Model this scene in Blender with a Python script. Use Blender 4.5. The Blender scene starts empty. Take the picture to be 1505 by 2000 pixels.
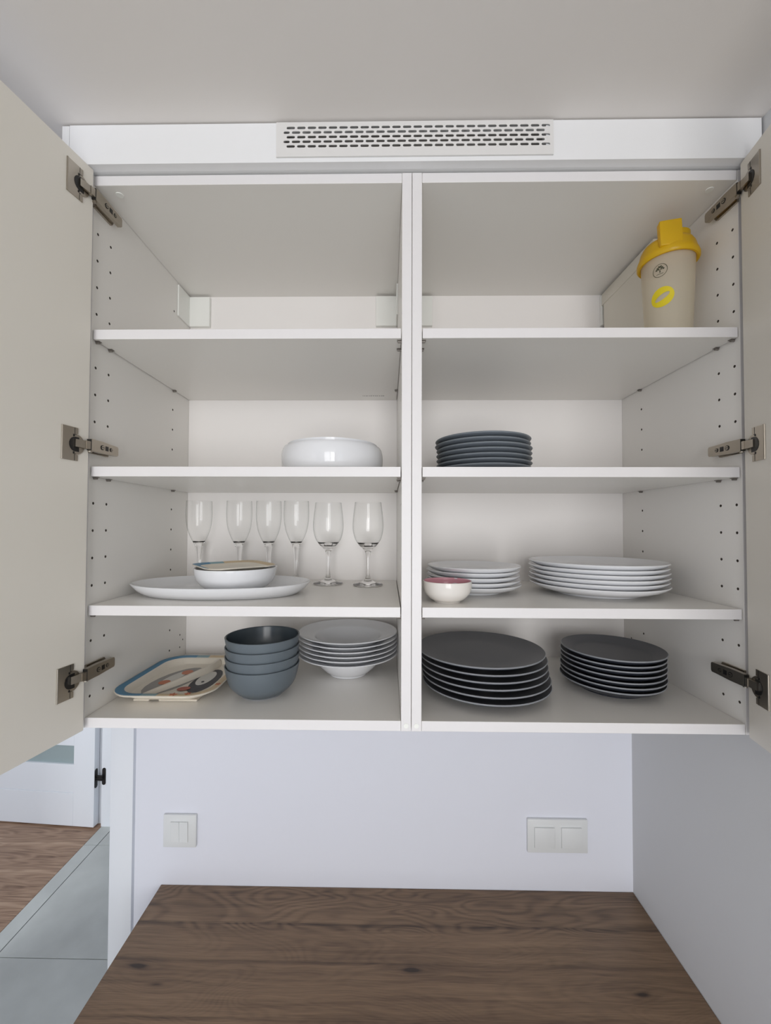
import bpy, bmesh, math, random
from mathutils import Vector, Matrix
random.seed(7)
PI = math.pi
SC = bpy.context.scene
COL = SC.collection

# ------------------------------------------------------------------ camera
def make_camera():
    yaw, pitch, roll = 0.0146, 0.0211, -0.0032
    M = (Matrix.Rotation(yaw, 3, 'Z') @ Matrix.Rotation(pitch, 3, 'X') @ Matrix.Rotation(roll, 3, 'Y'))
    r, f, u = M @ Vector((1, 0, 0)), M @ Vector((0, 1, 0)), M @ Vector((0, 0, 1))
    cam = bpy.data.cameras.new('camera')
    cam.sensor_fit = 'AUTO'
    cam.sensor_width = 36.0
    cam.lens = 795.714 * 36.0 / 2000.0
    cam.shift_x = 7.3112 / 2000.0
    cam.shift_y = 11.01 / 2000.0
    cam.clip_start = 0.01
    o = bpy.data.objects.new('camera', cam)
    COL.objects.link(o)
    m = Matrix((r, u, -f)).transposed().to_4x4()
    m.translation = Vector((-0.0425, -0.7257, 0.3612))
    o.matrix_world = m
    SC.camera = o
make_camera()

# ------------------------------------------------------------------ world, lights, exposure
W = bpy.data.worlds.new('world')
SC.world = W
W.use_nodes = True
bg = W.node_tree.nodes['Background']
bg.inputs[0].default_value = (0.80, 0.90, 1.0, 1)
bg.inputs[1].default_value = 1.0

def area(name, loc, target, sx, sy, power, col):
    l = bpy.data.lights.new(name, 'AREA')
    l.shape = 'RECTANGLE'
    l.size, l.size_y = sx, sy
    l.energy = power
    l.color = col
    o = bpy.data.objects.new(name, l)
    COL.objects.link(o)
    o.location = loc
    o.rotation_euler = (Vector(target) - Vector(loc)).to_track_quat('-Z', 'Y').to_euler()
    return o
# two panes of the window behind the camera, an added side fill lamp further right
area('window_light', (-0.38, -3.30, 0.10), (-0.38, 0, 0.10), 0.74, 1.9, 23, (1.0, 0.985, 0.97))
area('window_light', (0.30, -3.30, 0.10), (0.30, 0, 0.10), 0.50, 1.9, 24, (1.0, 0.985, 0.97))
area('added_side_fill', (1.65, -3.30, -0.1), (0.6, 0, 0.0), 1.3, 2.0, 4, (1.0, 0.985, 0.97))
# added unseen fill lamp brightening the open door and the hall floor
area('added_hall_fill', (-2.9, -0.6, 0.1), (-1.9, 1.6, -0.6), 1.2, 1.6, 30, (0.90, 0.95, 1.0))
SC.view_settings.view_transform = 'Standard'
SC.view_settings.look = 'None'
SC.view_settings.gamma = 1
SC.view_settings.use_curve_mapping = False
SC.view_settings.exposure = 0.0

# ------------------------------------------------------------------ materials
def srgb(r, g, b):
    f = lambda c: ((c / 255 + 0.055) / 1.055) ** 2.4 if c > 10 else c / 255 / 12.92
    return (f(r), f(g), f(b), 1)

def mat(name, col, rough=0.5, metal=0.0, spec=0.5, coat=0.0, noise=0.0, nscale=20, bump=0.0, bscale=300):
    m = bpy.data.materials.new(name)
    m.use_nodes = True
    nt = m.node_tree
    b = nt.nodes['Principled BSDF']
    b.inputs['Base Color'].default_value = col
    b.inputs['Roughness'].default_value = rough
    b.inputs['Metallic'].default_value = metal
    b.inputs['Specular IOR Level'].default_value = spec
    b.inputs['Coat Weight'].default_value = coat
    tc = nt.nodes.new('ShaderNodeTexCoord')
    if noise:
        n = nt.nodes.new('ShaderNodeTexNoise')
        n.inputs['Scale'].default_value = nscale
        n.inputs['Detail'].default_value = 4
        nt.links.new(tc.outputs['Object'], n.inputs['Vector'])
        mx = nt.nodes.new('ShaderNodeMix')
        mx.data_type = 'RGBA'
        mx.inputs[6].default_value = tuple(c * (1 - noise) for c in col[:3]) + (1,)
        mx.inputs[7].default_value = tuple(min(1, c * (1 + noise)) for c in col[:3]) + (1,)
        nt.links.new(n.outputs['Fac'], mx.inputs[0])
        nt.links.new(mx.outputs[2], b.inputs['Base Color'])
    if bump:
        n = nt.nodes.new('ShaderNodeTexNoise')
        n.inputs['Scale'].default_value = bscale
        nt.links.new(tc.outputs['Object'], n.inputs['Vector'])
        bp = nt.nodes.new('ShaderNodeBump')
        bp.inputs['Strength'].default_value = bump
        bp.inputs['Distance'].default_value = 0.001
        nt.links.new(n.outputs['Fac'], bp.inputs['Height'])
        nt.links.new(bp.outputs[0], b.inputs['Normal'])
    return m

def wood(name, c_dark, c_mid, c_light, board, scale=1.0, rough=0.5):
    """Oak decor: grain along X, boards across Y, knots."""
    m = bpy.data.materials.new(name)
    m.use_nodes = True
    nt = m.node_tree
    N, L = nt.nodes, nt.links
    b = N['Principled BSDF']
    b.inputs['Roughness'].default_value = rough
    tc = N.new('ShaderNodeTexCoord')
    sep = N.new('ShaderNodeSeparateXYZ')
    L.new(tc.outputs['Object'], sep.inputs[0])
    def math_(op, a, v=None):
        n = N.new('ShaderNodeMath'); n.operation = op
        if isinstance(a, (int, float)): n.inputs[0].default_value = a
        else: L.new(a, n.inputs[0])
        if v is not None:
            if isinstance(v, (int, float)): n.inputs[1].default_value = v
            else: L.new(v, n.inputs[1])
        return n.outputs[0]
    wob = N.new('ShaderNodeTexNoise'); wob.inputs['Scale'].default_value = 3
    L.new(tc.outputs['Object'], wob.inputs['Vector'])
    yb = math_('ADD', sep.outputs[1], math_('MULTIPLY', wob.outputs['Fac'], 0.015))
    idx = math_('FLOOR', math_('DIVIDE', yb, board))
    off = math_('MULTIPLY', idx, 3.717)
    comb = N.new('ShaderNodeCombineXYZ')
    L.new(math_('ADD', math_('MULTIPLY', sep.outputs[0], 1.3 * scale), off), comb.inputs[0])
    L.new(math_('MULTIPLY', sep.outputs[1], 9.0 * scale), comb.inputs[1])
    L.new(off, comb.inputs[2])
    n1 = N.new('ShaderNodeTexNoise'); n1.inputs['Scale'].default_value = 1.6; n1.inputs['Detail'].default_value = 2
    n1.inputs['Distortion'].default_value = 0.6
    L.new(comb.outputs[0], n1.inputs['Vector'])
    rings = math_('SINE', math_('MULTIPLY', n1.outputs['Fac'], 62.0))
    comb2 = N.new('ShaderNodeCombineXYZ')
    L.new(math_('ADD', math_('MULTIPLY', sep.outputs[0], 5 * scale), off), comb2.inputs[0])
    L.new(math_('MULTIPLY', sep.outputs[1], 150 * scale), comb2.inputs[1])
    n2 = N.new('ShaderNodeTexNoise'); n2.inputs['Scale'].default_value = 1.0; n2.inputs['Detail'].default_value = 5
    L.new(comb2.outputs[0], n2.inputs['Vector'])
    n3 = N.new('ShaderNodeTexNoise'); n3.inputs['Scale'].default_value = 0.9; n3.inputs['Detail'].default_value = 3
    L.new(comb.outputs[0], n3.inputs['Vector'])
    v = math_('ADD', math_('MULTIPLY', rings, 0.065), math_('MULTIPLY', n2.outputs['Fac'], 0.62))
    v = math_('ADD', v, math_('MULTIPLY', n3.outputs['Fac'], 0.46))
    # knots
    vor = N.new('ShaderNodeTexVoronoi'); vor.inputs['Scale'].default_value = 2.1 * scale
    mp = N.new('ShaderNodeMapping'); mp.inputs['Scale'].default_value = (1.0, 2.2, 1)
    L.new(tc.outputs['Object'], mp.inputs[0]); 
    wv = N.new('ShaderNodeVectorMath'); wv.operation = 'MULTIPLY_ADD'
    L.new(n1.outputs['Color'], wv.inputs[0]); wv.inputs[1].default_value = (.06, .06, 0); L.new(mp.outputs[0], wv.inputs[2])
    L.new(wv.outputs[0], vor.inputs['Vector'])
    kn = N.new('ShaderNodeMapRange'); kn.inputs[1].default_value = 0.02; kn.inputs[2].default_value = 0.13
    kn.inputs[3].default_value = 0.30; kn.inputs[4].default_value = 0.0
    L.new(vor.outputs['Distance'], kn.inputs[0])
    v = math_('SUBTRACT', v, kn.outputs[0])
    cr = N.new('ShaderNodeValToRGB')
    e = cr.color_ramp.elements
    e[0].position = 0.30; e[0].color = c_dark
    e[1].position = 0.78; e[1].color = c_light
    k = cr.color_ramp.elements.new(0.54); k.color = c_mid
    L.new(v, cr.inputs[0])
    L.new(cr.outputs[0], b.inputs['Base Color'])
    bp = N.new('ShaderNodeBump'); bp.inputs['Strength'].default_value = 0.25; bp.inputs['Distance'].default_value = 0.0006
    L.new(n2.outputs['Fac'], bp.inputs['Height']); L.new(bp.outputs[0], b.inputs['Normal'])
    return m

MEL = mat('white_melamine', srgb(241, 238, 233), 0.32, spec=0.45, bump=0.03, bscale=900)
MEDGE = mat('white_edge_band', srgb(233, 230, 230), 0.4)  # edge band greyer than the boards, toning down brightly lit front edges
DOORW = mat('matt_white_door_lacquer', srgb(232, 227, 217), 0.45, bump=0.02, bscale=700)
BACK = mat('white_back_panel', srgb(247, 243, 240), 0.38)
GRIL = mat('white_painted_metal', srgb(228, 226, 224), 0.45)
FILL = mat('white_filler_lacquer', srgb(240, 240, 241), 0.5)
WALLM = mat('white_wall_paint', srgb(230, 232, 241), 0.85, bump=0.05, bscale=250)
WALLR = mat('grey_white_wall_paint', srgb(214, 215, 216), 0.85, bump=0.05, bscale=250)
CEILM = mat('white_ceiling_paint', srgb(236, 231, 227), 0.9, bump=0.04, bscale=200)
CHIP = mat('raw_chipboard', srgb(92, 84, 74), 0.9)
NICKEL = mat('brushed_nickel', srgb(176, 168, 156), 0.30, metal=1.0, noise=0.06, nscale=60)
PINM = mat('dull_zinc', srgb(134, 128, 122), 0.5, metal=0.5)
DARKP = mat('hinge_recess_dark', srgb(16, 15, 14), 0.4)  # flat dark colour standing in for shade in hinge recess and gaps
BLACKM = mat('black_metal', srgb(22, 22, 23), 0.45)
PORC = mat('white_porcelain', srgb(236, 237, 240), 0.06, spec=0.5)
CREAMP = mat('cream_porcelain', srgb(236, 231, 225), 0.14)
PINK = mat('pink_glaze', srgb(222, 162, 174), 0.2)
SLATE = mat('slate_glaze', srgb(104, 105, 110), 0.40, noise=0.05, nscale=40)
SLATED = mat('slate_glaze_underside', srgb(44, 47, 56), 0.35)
RIMG = mat('pale_rim_glaze', srgb(150, 153, 158), 0.4)
SLATEG = mat('grey_blue_glaze', srgb(106, 113, 121), 0.4, noise=0.04, nscale=40)
SLATER = mat('grey_blue_rim', srgb(134, 141, 148), 0.4)
SLATEB = mat('blue_grey_stoneware', srgb(98, 107, 114), 0.34)
SLATEI = mat('dark_blue_grey_inside', srgb(72, 82, 90), 0.22)
SWP = mat('white_switch_plastic', srgb(226, 228, 228), 0.35)
BRK = mat('white_cover_plastic', srgb(246, 246, 241), 0.4)
BOXM = mat('cream_box_plastic', srgb(228, 222, 208), 0.4)
TILEM = mat('grey_stone_tile', srgb(198, 201, 198), 0.5, noise=0.2, nscale=6)
GROUT = mat('grey_grout', srgb(108, 112, 114), 0.9)
HALLD = mat('white_door_paint', srgb(236, 239, 244), 0.3)
def oak_top():
    """Brown oak worktop decor: four boards running along X, cathedral figure, knots with grain flowing round them."""
    m = bpy.data.materials.new('brown_oak_worktop'); m.use_nodes = True
    N, L = m.node_tree.nodes, m.node_tree.links
    b = N['Principled BSDF']; b.inputs['Roughness'].default_value = 0.48
    tc = N.new('ShaderNodeTexCoord'); sep = N.new('ShaderNodeSeparateXYZ')
    L.new(tc.outputs['Object'], sep.inputs[0])
    X, Y = sep.outputs[0], sep.outputs[1]
    def op(o, a, v=None, c=None):
        n = N.new('ShaderNodeMath'); n.operation = o
        for i, q in enumerate((a, v, c)):
            if q is None: continue
            if isinstance(q, (int, float)): n.inputs[i].default_value = q
            else: L.new(q, n.inputs[i])
        return n.outputs[0]
    def noise(x, y, z, detail, dist=0.0, rough=0.5):
        c = N.new('ShaderNodeCombineXYZ')
        for i, q in enumerate((x, y, z)):
            if isinstance(q, (int, float)): c.inputs[i].default_value = q
            else: L.new(q, c.inputs[i])
        n = N.new('ShaderNodeTexNoise'); n.inputs['Scale'].default_value = 1.0
        n.inputs['Detail'].default_value = detail; n.inputs['Distortion'].default_value = dist; n.inputs['Roughness'].default_value = rough
        L.new(c.outputs[0], n.inputs['Vector'])
        return n.outputs['Fac']
    knots = [(-0.567, 0.126, 1.0), (0.034, 0.130, 0.8), (0.507, 0.092, 0.7), (-0.184, 0.318, 0.5), (-0.506, 0.093, 0.35)]
    wob = noise(op('MULTIPLY', X, 4), op('MULTIPLY', Y, 6), 3.0, 2)
    yw = op('ADD', Y, op('MULTIPLY', op('SUBTRACT', wob, 0.5), 0.022))
    core = halo = None
    for kx, ky, st in knots:
        dx = op('DIVIDE', op('SUBTRACT', X, kx), 0.075 * (0.5 + st / 2)); dy = op('SUBTRACT', yw, ky)
        dyn = op('DIVIDE', dy, 0.020 * (0.5 + st / 2))
        d2 = op('ADD', op('MULTIPLY', dx, dx), op('MULTIPLY', dyn, dyn))
        g = op('POWER', 2.718, op('MULTIPLY', d2, -1.0))
        g2 = op('POWER', 2.718, op('MULTIPLY', d2, -16.0))
        yw = op('SUBTRACT', yw, op('MULTIPLY', op('MULTIPLY', dy, g), 0.75))
        core = op('MULTIPLY', g2, st) if core is None else op('ADD', core, op('MULTIPLY', g2, st))
        halo = op('MULTIPLY', g, st) if halo is None else op('ADD', halo, op('MULTIPLY', g, st))
    # boards: edges at these y; each gets its own offset
    idx = None
    for e_, w_ in ((0.232, 1.0), (0.146, 1.7), (0.040, 2.3), (-0.07, 1.3)):
        t = op('MULTIPLY', op('GREATER_THAN', Y, e_), w_)
        idx = t if idx is None else op('ADD', idx, t)
    off = op('MULTIPLY', idx, 4.31)
    fine = noise(op('ADD', op('MULTIPLY', X, 16), off), op('MULTIPLY', yw, 520), 0.0, 4, 0.0, 0.6)
    streak = noise(op('ADD', op('MULTIPLY', X, 2.6), off), op('MULTIPLY', yw, 85), 1.0, 4, 0.3, 0.6)
    cloud = noise(op('ADD', op('MULTIPLY', X, 2.2), off), op('MULTIPLY', yw, 14), 2.0, 3)
    fig = noise(op('ADD', op('MULTIPLY', X, 2.4), off), op('MULTIPLY', yw, 9.5), off, 1.5, 0.5)
    ring = op('POWER', op('ABSOLUTE', op('SINE', op('MULTIPLY', fig, 84))), 3.0)
    amp = op('MULTIPLY_ADD', op('GREATER_THAN', Y, 0.215), 0.075, 0.035)
    v = op('ADD', op('MULTIPLY', fine, 0.34), op('MULTIPLY', streak, 0.40))
    v = op('ADD', v, op('MULTIPLY', cloud, 0.30))
    v = op('SUBTRACT', v, op('MULTIPLY', ring, amp))
    v = op('SUBTRACT', v, op('MULTIPLY', core, 0.42))
    v = op('SUBTRACT', v, op('MULTIPLY', halo, 0.07))
    for e_ in (0.232, 0.146, 0.040):
        d = op('ABSOLUTE', op('SUBTRACT', op('ADD', Y, op('MULTIPLY', op('SUBTRACT', wob, 0.5), 0.010)), e_ - 0.003))
        lin = op('MULTIPLY', op('SUBTRACT', 1.0, op('MINIMUM', op('DIVIDE', d, 0.006), 1.0)), op('MULTIPLY', cloud, 0.22))
        v = op('SUBTRACT', v, lin)
    cr = N.new('ShaderNodeValToRGB')
    e = cr.color_ramp.elements
    e[0].position = 0.24; e[0].color = srgb(52, 38, 28)
    e[1].position = 0.63; e[1].color = srgb(146, 119, 92)
    k = cr.color_ramp.elements.new(0.43); k.color = srgb(112, 88, 66)
    L.new(v, cr.inputs[0]); L.new(cr.outputs[0], b.inputs['Base Color'])
    bp = N.new('ShaderNodeBump'); bp.inputs['Strength'].default_value = 0.3; bp.inputs['Distance'].default_value = 0.0005
    L.new(fine, bp.inputs['Height']); L.new(bp.outputs[0], b.inputs['Normal'])
    return m
WT = oak_top()
LAM = wood('brown_oak_laminate', srgb(104, 76, 58), srgb(160, 130, 107), srgb(192, 163, 138), 0.19, 0.9, 0.4)
BEIGE = mat('bamboo_cream', srgb(236, 228, 214), 0.45)
P_GREY = mat('print_grey', srgb(160, 157, 154), 0.5)
P_DARK = mat('print_charcoal', srgb(52, 54, 60), 0.5)
P_WHITE = mat('print_white', srgb(222, 220, 214), 0.5)
P_ORANGE = mat('print_orange', srgb(206, 128, 96), 0.5)
P_RED = mat('print_coral', srgb(178, 96, 78), 0.5)
P_STAR = mat('print_starfish', srgb(186, 110, 78), 0.5)
INK = mat('dark_green_ink', srgb(70, 72, 52), 0.5)
STICK = mat('yellow_sticker', srgb(226, 205, 30), 0.45)

def glass_mat(name, col, rough=0.0, trans=1.0, ior=1.46):
    m = mat(name, col, rough)
    b = m.node_tree.nodes['Principled BSDF']
    b.inputs['Transmission Weight'].default_value = trans
    b.inputs['IOR'].default_value = ior
    return m
GLASS = glass_mat('clear_glass', (1, 1, 1, 1))
def milky(name, col, clear, trans):
    """Thin translucent plastic: partly see-through, partly white and letting light through."""
    m = bpy.data.materials.new(name); m.use_nodes = True
    N, L = m.node_tree.nodes, m.node_tree.links
    b = N['Principled BSDF']; b.inputs['Base Color'].default_value = col; b.inputs['Roughness'].default_value = 0.3
    tl = N.new('ShaderNodeBsdfTranslucent'); tl.inputs[0].default_value = col
    tp = N.new('ShaderNodeBsdfTransparent'); tp.inputs[0].default_value = (0.97, 0.96, 0.93, 1)
    m1, m2 = N.new('ShaderNodeMixShader'), N.new('ShaderNodeMixShader')
    m1.inputs[0].default_value = trans; m2.inputs[0].default_value = clear
    L.new(b.outputs[0], m1.inputs[1]); L.new(tl.outputs[0], m1.inputs[2])
    L.new(m1.outputs[0], m2.inputs[1]); L.new(tp.outputs[0], m2.inputs[2])
    L.new(m2.outputs[0], N['Material Output'].inputs[0])
    return m
MILKY = milky('milky_plastic', srgb(246, 240, 226), 0.45, 0.5)
YEL = milky('yellow_plastic', srgb(246, 210, 44), 0.0, 0.45)
FROST = glass_mat('satin_glass', srgb(176, 192, 194), 0.4, 0.25)

def print_mat():
    """Tray rim print: sea blue on one side, sand on the other."""
    m = mat('rim_print', srgb(90, 140, 170), 0.5)
    nt = m.node_tree
    b = nt.nodes['Principled BSDF']
    tc = nt.nodes.new('ShaderNodeTexCoord')
    sp = nt.nodes.new('ShaderNodeSeparateXYZ')
    nt.links.new(tc.outputs['Object'], sp.inputs[0])
    cr = nt.nodes.new('ShaderNodeValToRGB')
    mr = nt.nodes.new('ShaderNodeMapRange')
    mr.inputs[1].default_value = -0.11; mr.inputs[2].default_value = 0.11
    nt.links.new(sp.outputs[0], mr.inputs[0])
    nt.links.new(mr.outputs[0], cr.inputs[0])
    cr.color_ramp.interpolation = 'CONSTANT'
    e = cr.color_ramp.elements
    e[0].position = 0; e[0].color = srgb(84, 138, 172)
    e[1].position = 0.36; e[1].color = srgb(140, 172, 180)
    k = cr.color_ramp.elements.new(0.50); k.color = srgb(216, 194, 158)
    nt.links.new(cr.outputs[0], b.inputs['Base Color'])
    return m
RIMP = print_mat()

# ------------------------------------------------------------------ mesh helpers
def link(name, me, parent=None, loc=None, rot=None):
    o = bpy.data.objects.new(name, me)
    COL.objects.link(o)
    if parent is not None:
        o.parent = parent
    if loc is not None: o.location = loc
    if rot is not None: o.rotation_euler = rot
    return o

def finish(bm, name, mats, smooth=False, angle=0.6):
    me = bpy.data.meshes.new(name)
    bmesh.ops.recalc_face_normals(bm, faces=bm.faces)
    bm.to_mesh(me)
    bm.free()
    for m in (mats if isinstance(mats, (list, tuple)) else [mats]):
        me.materials.append(m)
    if smooth:
        for p in me.polygons: p.use_smooth = True
        try: me.set_sharp_from_angle(angle=angle)
        except Exception: pass
    return me

def add_box(bm, a, b, bev=0.0, mi=0, M=None):
    r = bmesh.ops.create_cube(bm, size=1)
    vs = r['verts']
    for v in vs:
        v.co = Vector([(a[i] + b[i]) / 2 + v.co[i] * (b[i] - a[i]) for i in range(3)])
    fs = list({f for v in vs for f in v.link_faces})
    for f in fs: f.material_index = mi
    if bev:
        es = list({e for v in vs for e in v.link_edges})
        g = bmesh.ops.bevel(bm, geom=es, offset=bev, segments=2, affect='EDGES', profile=0.5)
        vs = list({v for f in g['faces'] for v in f.verts} | {v for v in vs if v.is_valid})
        for f in {f for v in vs for f in v.link_faces}: f.material_index = mi
    if M is not None:
        for v in set(vs): v.co = M @ v.co
    return vs

def add_cyl(bm, c, axis, r, h, seg=24, mi=0, r2=None, M=None):
    """Cylinder of length h centred at c along axis."""
    q = Vector((0, 0, 1)).rotation_difference(Vector(axis)).to_matrix().to_4x4()
    g = bmesh.ops.create_cone(bm, cap_ends=True, segments=seg, radius1=r, radius2=r if r2 is None else r2, depth=h,
                              matrix=Matrix.Translation(c) @ q)
    for f in {f for v in g['verts'] for f in v.link_faces}: f.material_index = mi
    if M is not None:
        for v in g['verts']: v.co = M @ v.co
    return g['verts']

def box(name, a, b, m, parent=None, bev=0.0, origin=True):
    bm = bmesh.new()
    c = Vector([(a[i] + b[i]) / 2 for i in range(3)]) if origin else Vector((0, 0, 0))
    add_box(bm, [a[i] - c[i] for i in range(3)], [b[i] - c[i] for i in range(3)], bev)
    me = finish(bm, name, m)
    if bev:
        for p in me.polygons: p.use_smooth = True
        me.set_sharp_from_angle(angle=1.0)
        bmm = None
    return link(name, me, parent, c)

def lathe(name, prof, mats, seg=72, mi=None):
    """Revolve (r,z) profile. mi: material index per profile segment."""
    bm = bmesh.new()
    rings = []
    for r, z in prof:
        if r < 1e-6:
            rings.append([bm.verts.new((0, 0, z))])
        else:
            rings.append([bm.verts.new((r * math.cos(2 * PI * k / seg), r * math.sin(2 * PI * k / seg), z)) for k in range(seg)])
    for i in range(len(rings) - 1):
        A, B = rings[i], rings[i + 1]
        for k in range(seg):
            k2 = (k + 1) % seg
            if len(A) == 1 and len(B) == 1: continue
            if len(A) == 1: f = bm.faces.new((A[0], B[k], B[k2]))
            elif len(B) == 1: f = bm.faces.new((A[k], B[0], A[k2]))
            else: f = bm.faces.new((A[k], B[k], B[k2], A[k2]))
            f.material_index = mi[i] if mi else 0
    return finish(bm, name, mats, True, 0.9)

def catmull(pts, n=6):
    out = []
    P = [pts[0]] + list(pts) + [pts[-1]]
    for i in range(1, len(P) - 2):
        for k in range(n):
            t = k / n
            p0, p1, p2, p3 = [Vector(P[j]) for j in (i - 1, i, i + 1, i + 2)]
            out.append(tuple(0.5 * ((2 * p1) + (p2 - p0) * t + (2 * p0 - 5 * p1 + 4 * p2 - p3) * t * t + (3 * p1 - p0 - 3 * p2 + p3) * t ** 3)))
    out.append(tuple(pts[-1]))
    return out

def tag(o, label=None, cat=None, group=None, kind=None):
    if label: o['label'] = label
    if cat: o['category'] = cat
    if group: o['group'] = group
    if kind: o['kind'] = kind
    return o

def empty(name, loc=(0, 0, 0), rz=0):
    o = bpy.data.objects.new(name, None)
    COL.objects.link(o)
    o.location = loc
    o.rotation_euler = (0, 0, rz)
    o.empty_display_size = 0.05
    return o

def boolean_cut(me, cutter_me, name):
    """Mesh me minus cutter mesh, keeping the cutter's material inside the holes."""
    a = bpy.data.objects.new('tmp_a', me); COL.objects.link(a)
    b = bpy.data.objects.new('tmp_b', cutter_me); COL.objects.link(b)
    md = a.modifiers.new('cut', 'BOOLEAN')
    md.operation = 'DIFFERENCE'; md.solver = 'EXACT'; md.object = b
    try: md.material_mode = 'TRANSFER'
    except Exception: pass
    dg = bpy.context.evaluated_depsgraph_get(); dg.update()
    out = bpy.data.meshes.new_from_object(a.evaluated_get(dg))
    out.name = name
    bpy.data.objects.remove(a); bpy.data.objects.remove(b)
    return out

# ------------------------------------------------------------------ dimensions (metres; cabinet front plane Y=0, cabinet bottom Z=0)
Z1, Z2, Z3, T = 0.7186, 0.4679, 0.2170, 0.018
ZT = 1.002
YB = 0.365           # face of the cabinet back panel
YW = 0.385           # kitchen wall
ZC = 1.0785          # ceiling
ZWT = -0.6062        # worktop
ZF = -1.5062         # floor
XR = 0.611           # right wall
XL = -1.735          # face of the wall with the doorway

# ------------------------------------------------------------------ setting
def struct(name, a, b, m, parent=None, bev=0.0):
    o = box(name, a, b, m, parent, bev)
    if parent is None: o['kind'] = 'structure'
    return o
struct('ceiling', (-4.6, -3.6, ZC), (3.0, 2.9, ZC + 0.1), CEILM)
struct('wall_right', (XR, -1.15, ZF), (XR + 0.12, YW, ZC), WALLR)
struct('wall_back', (-0.7237, YW, ZF), (XR + 0.12, YW + 0.12, ZC), WALLM)
struct('trim_1', (-0.7985, YW + 0.008, ZF), (-0.7362, YW + 0.12, ZC), HALLD, bev=0.001)     # end post of the partition
struct('trim_2', (-0.7362, YW + 0.02, ZF), (-0.7237, YW + 0.11, ZC), WALLM)                  # shadow groove between them
fl = box('floor', (-4.6, -3.6, ZF - 0.06), (3.0, 2.9, ZF - 0.004), GROUT)
fl['kind'] = 'structure'
# tiles (0.62 m) on the kitchen / hall side, threshold strips, laminate planks beyond the doorway
def tile_mesh(sx, sy, h, m, name):
    bm = bmesh.new(); add_box(bm, (-sx / 2, -sy / 2, -h), (sx / 2, sy / 2, 0), 0.0008)
    return finish(bm, name, m)
tm = tile_mesh(0.617, 0.617, 0.004, TILEM, 'tile')
def under(o, par):
    o.parent = par
    o.matrix_parent_inverse = Matrix.Translation(par.location).inverted()
for i in range(8):
    for j in range(-8, 4):
        under(link('tile', tm, None, (-1.732 + 0.31 + 0.62 * i, 1.05 + 0.31 + 0.62 * j, ZF)), fl)
sm = tile_mesh(0.076, 0.617, 0.004, TILEM, 'threshold_tile')
for j in range(-8, 3):
    under(link('threshold_tile', sm, None, (-1.773, 1.05 + 0.31 + 0.62 * j - 0.0, ZF)), fl)
pm = tile_mesh(1.29, 0.191, 0.004, LAM, 'plank')
for j in range(-3, 13):
    for i in range(2):
        under(link('plank', pm, None, (-1.813 - 0.645 - 1.292 * i - (0.0 if j % 2 else 0.0), 1.845 - 0.0955 - 0.192 * j + 0.192 * 3, ZF)), fl)
# doorway wall on the left with door opening from Y 0.93 to 1.815
struct('wall_left', (-1.81, -3.5, ZF), (XL, 0.92, ZC), WALLM)
struct('wall_left', (-1.81, 1.822, ZF), (XL, 2.8, ZC), WALLM)
struct('wall_left', (-1.81, 0.92, ZF + 2.08), (XL, 1.822, ZC), WALLM)
struct('trim_3', (-1.815, 1.8155, ZF), (XL - 0.0, 1.8225, ZF + 2.08), HALLD)   # door jamb
struct('trim_6', (-1.862, 1.842, ZF), (-1.8105, 1.875, ZF + 2.08), HALLD)
struct('trim_4', (XL, 1.8155, ZF), (XL + 0.012, 1.885, ZF + 2.14), HALLD, bev=0.002)   # casing
struct('wall_end', (-4.6, 2.7, ZF), (0.75, 2.8, ZC), WALLM)
struct('wall_far', (-4.6, -3.5, ZF), (-4.5, 2.7, ZC), WALLM)
# wall behind the camera with its window opening and one added for the side fill, and the far side of the kitchen
struct('wall_front', (-1.81, -3.5, ZF), (-1.0, -3.4, ZC), WALLM)
struct('wall_front', (0.52, -3.5, ZF), (0.95, -3.4, ZC), WALLM)
struct('wall_front', (2.35, -3.5, ZF), (3.0, -3.4, ZC), WALLM)
struct('wall_front', (-1.0, -3.5, ZF), (0.52, -3.4, -0.90), WALLM)
struct('wall_side', (2.9, -3.4, ZF), (3.0, -1.15, ZC), WALLM)
struct('wall_side', (XR, -1.25, ZF), (2.9, -1.15, ZC), WALLM)

# ------------------------------------------------------------------ wall cabinets
def box_me(a, b, m, bev=0.0008):
    bm = bmesh.new(); add_box(bm, a, b, bev)
    me = finish(bm, 'panel', [m, MEDGE])
    for p in me.polygons:           # glued ABS band on the front edge, greyed to offset strong front light
        if p.normal.y < -0.9: p.material_index = 1
    return me

def panel(name, par, a, b, m, bev=0.0008):
    c = Vector([(a[i] + b[i]) / 2 for i in range(3)])
    me = box_me([a[i] - c[i] for i in range(3)], [b[i] - c[i] for i in range(3)], m, bev)
    return link(name, me, par, c - par.location)

HOLEY = (0.0125, 0.0475, 0.2825)
SHELF_Z = (Z1, Z2, Z3)

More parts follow.
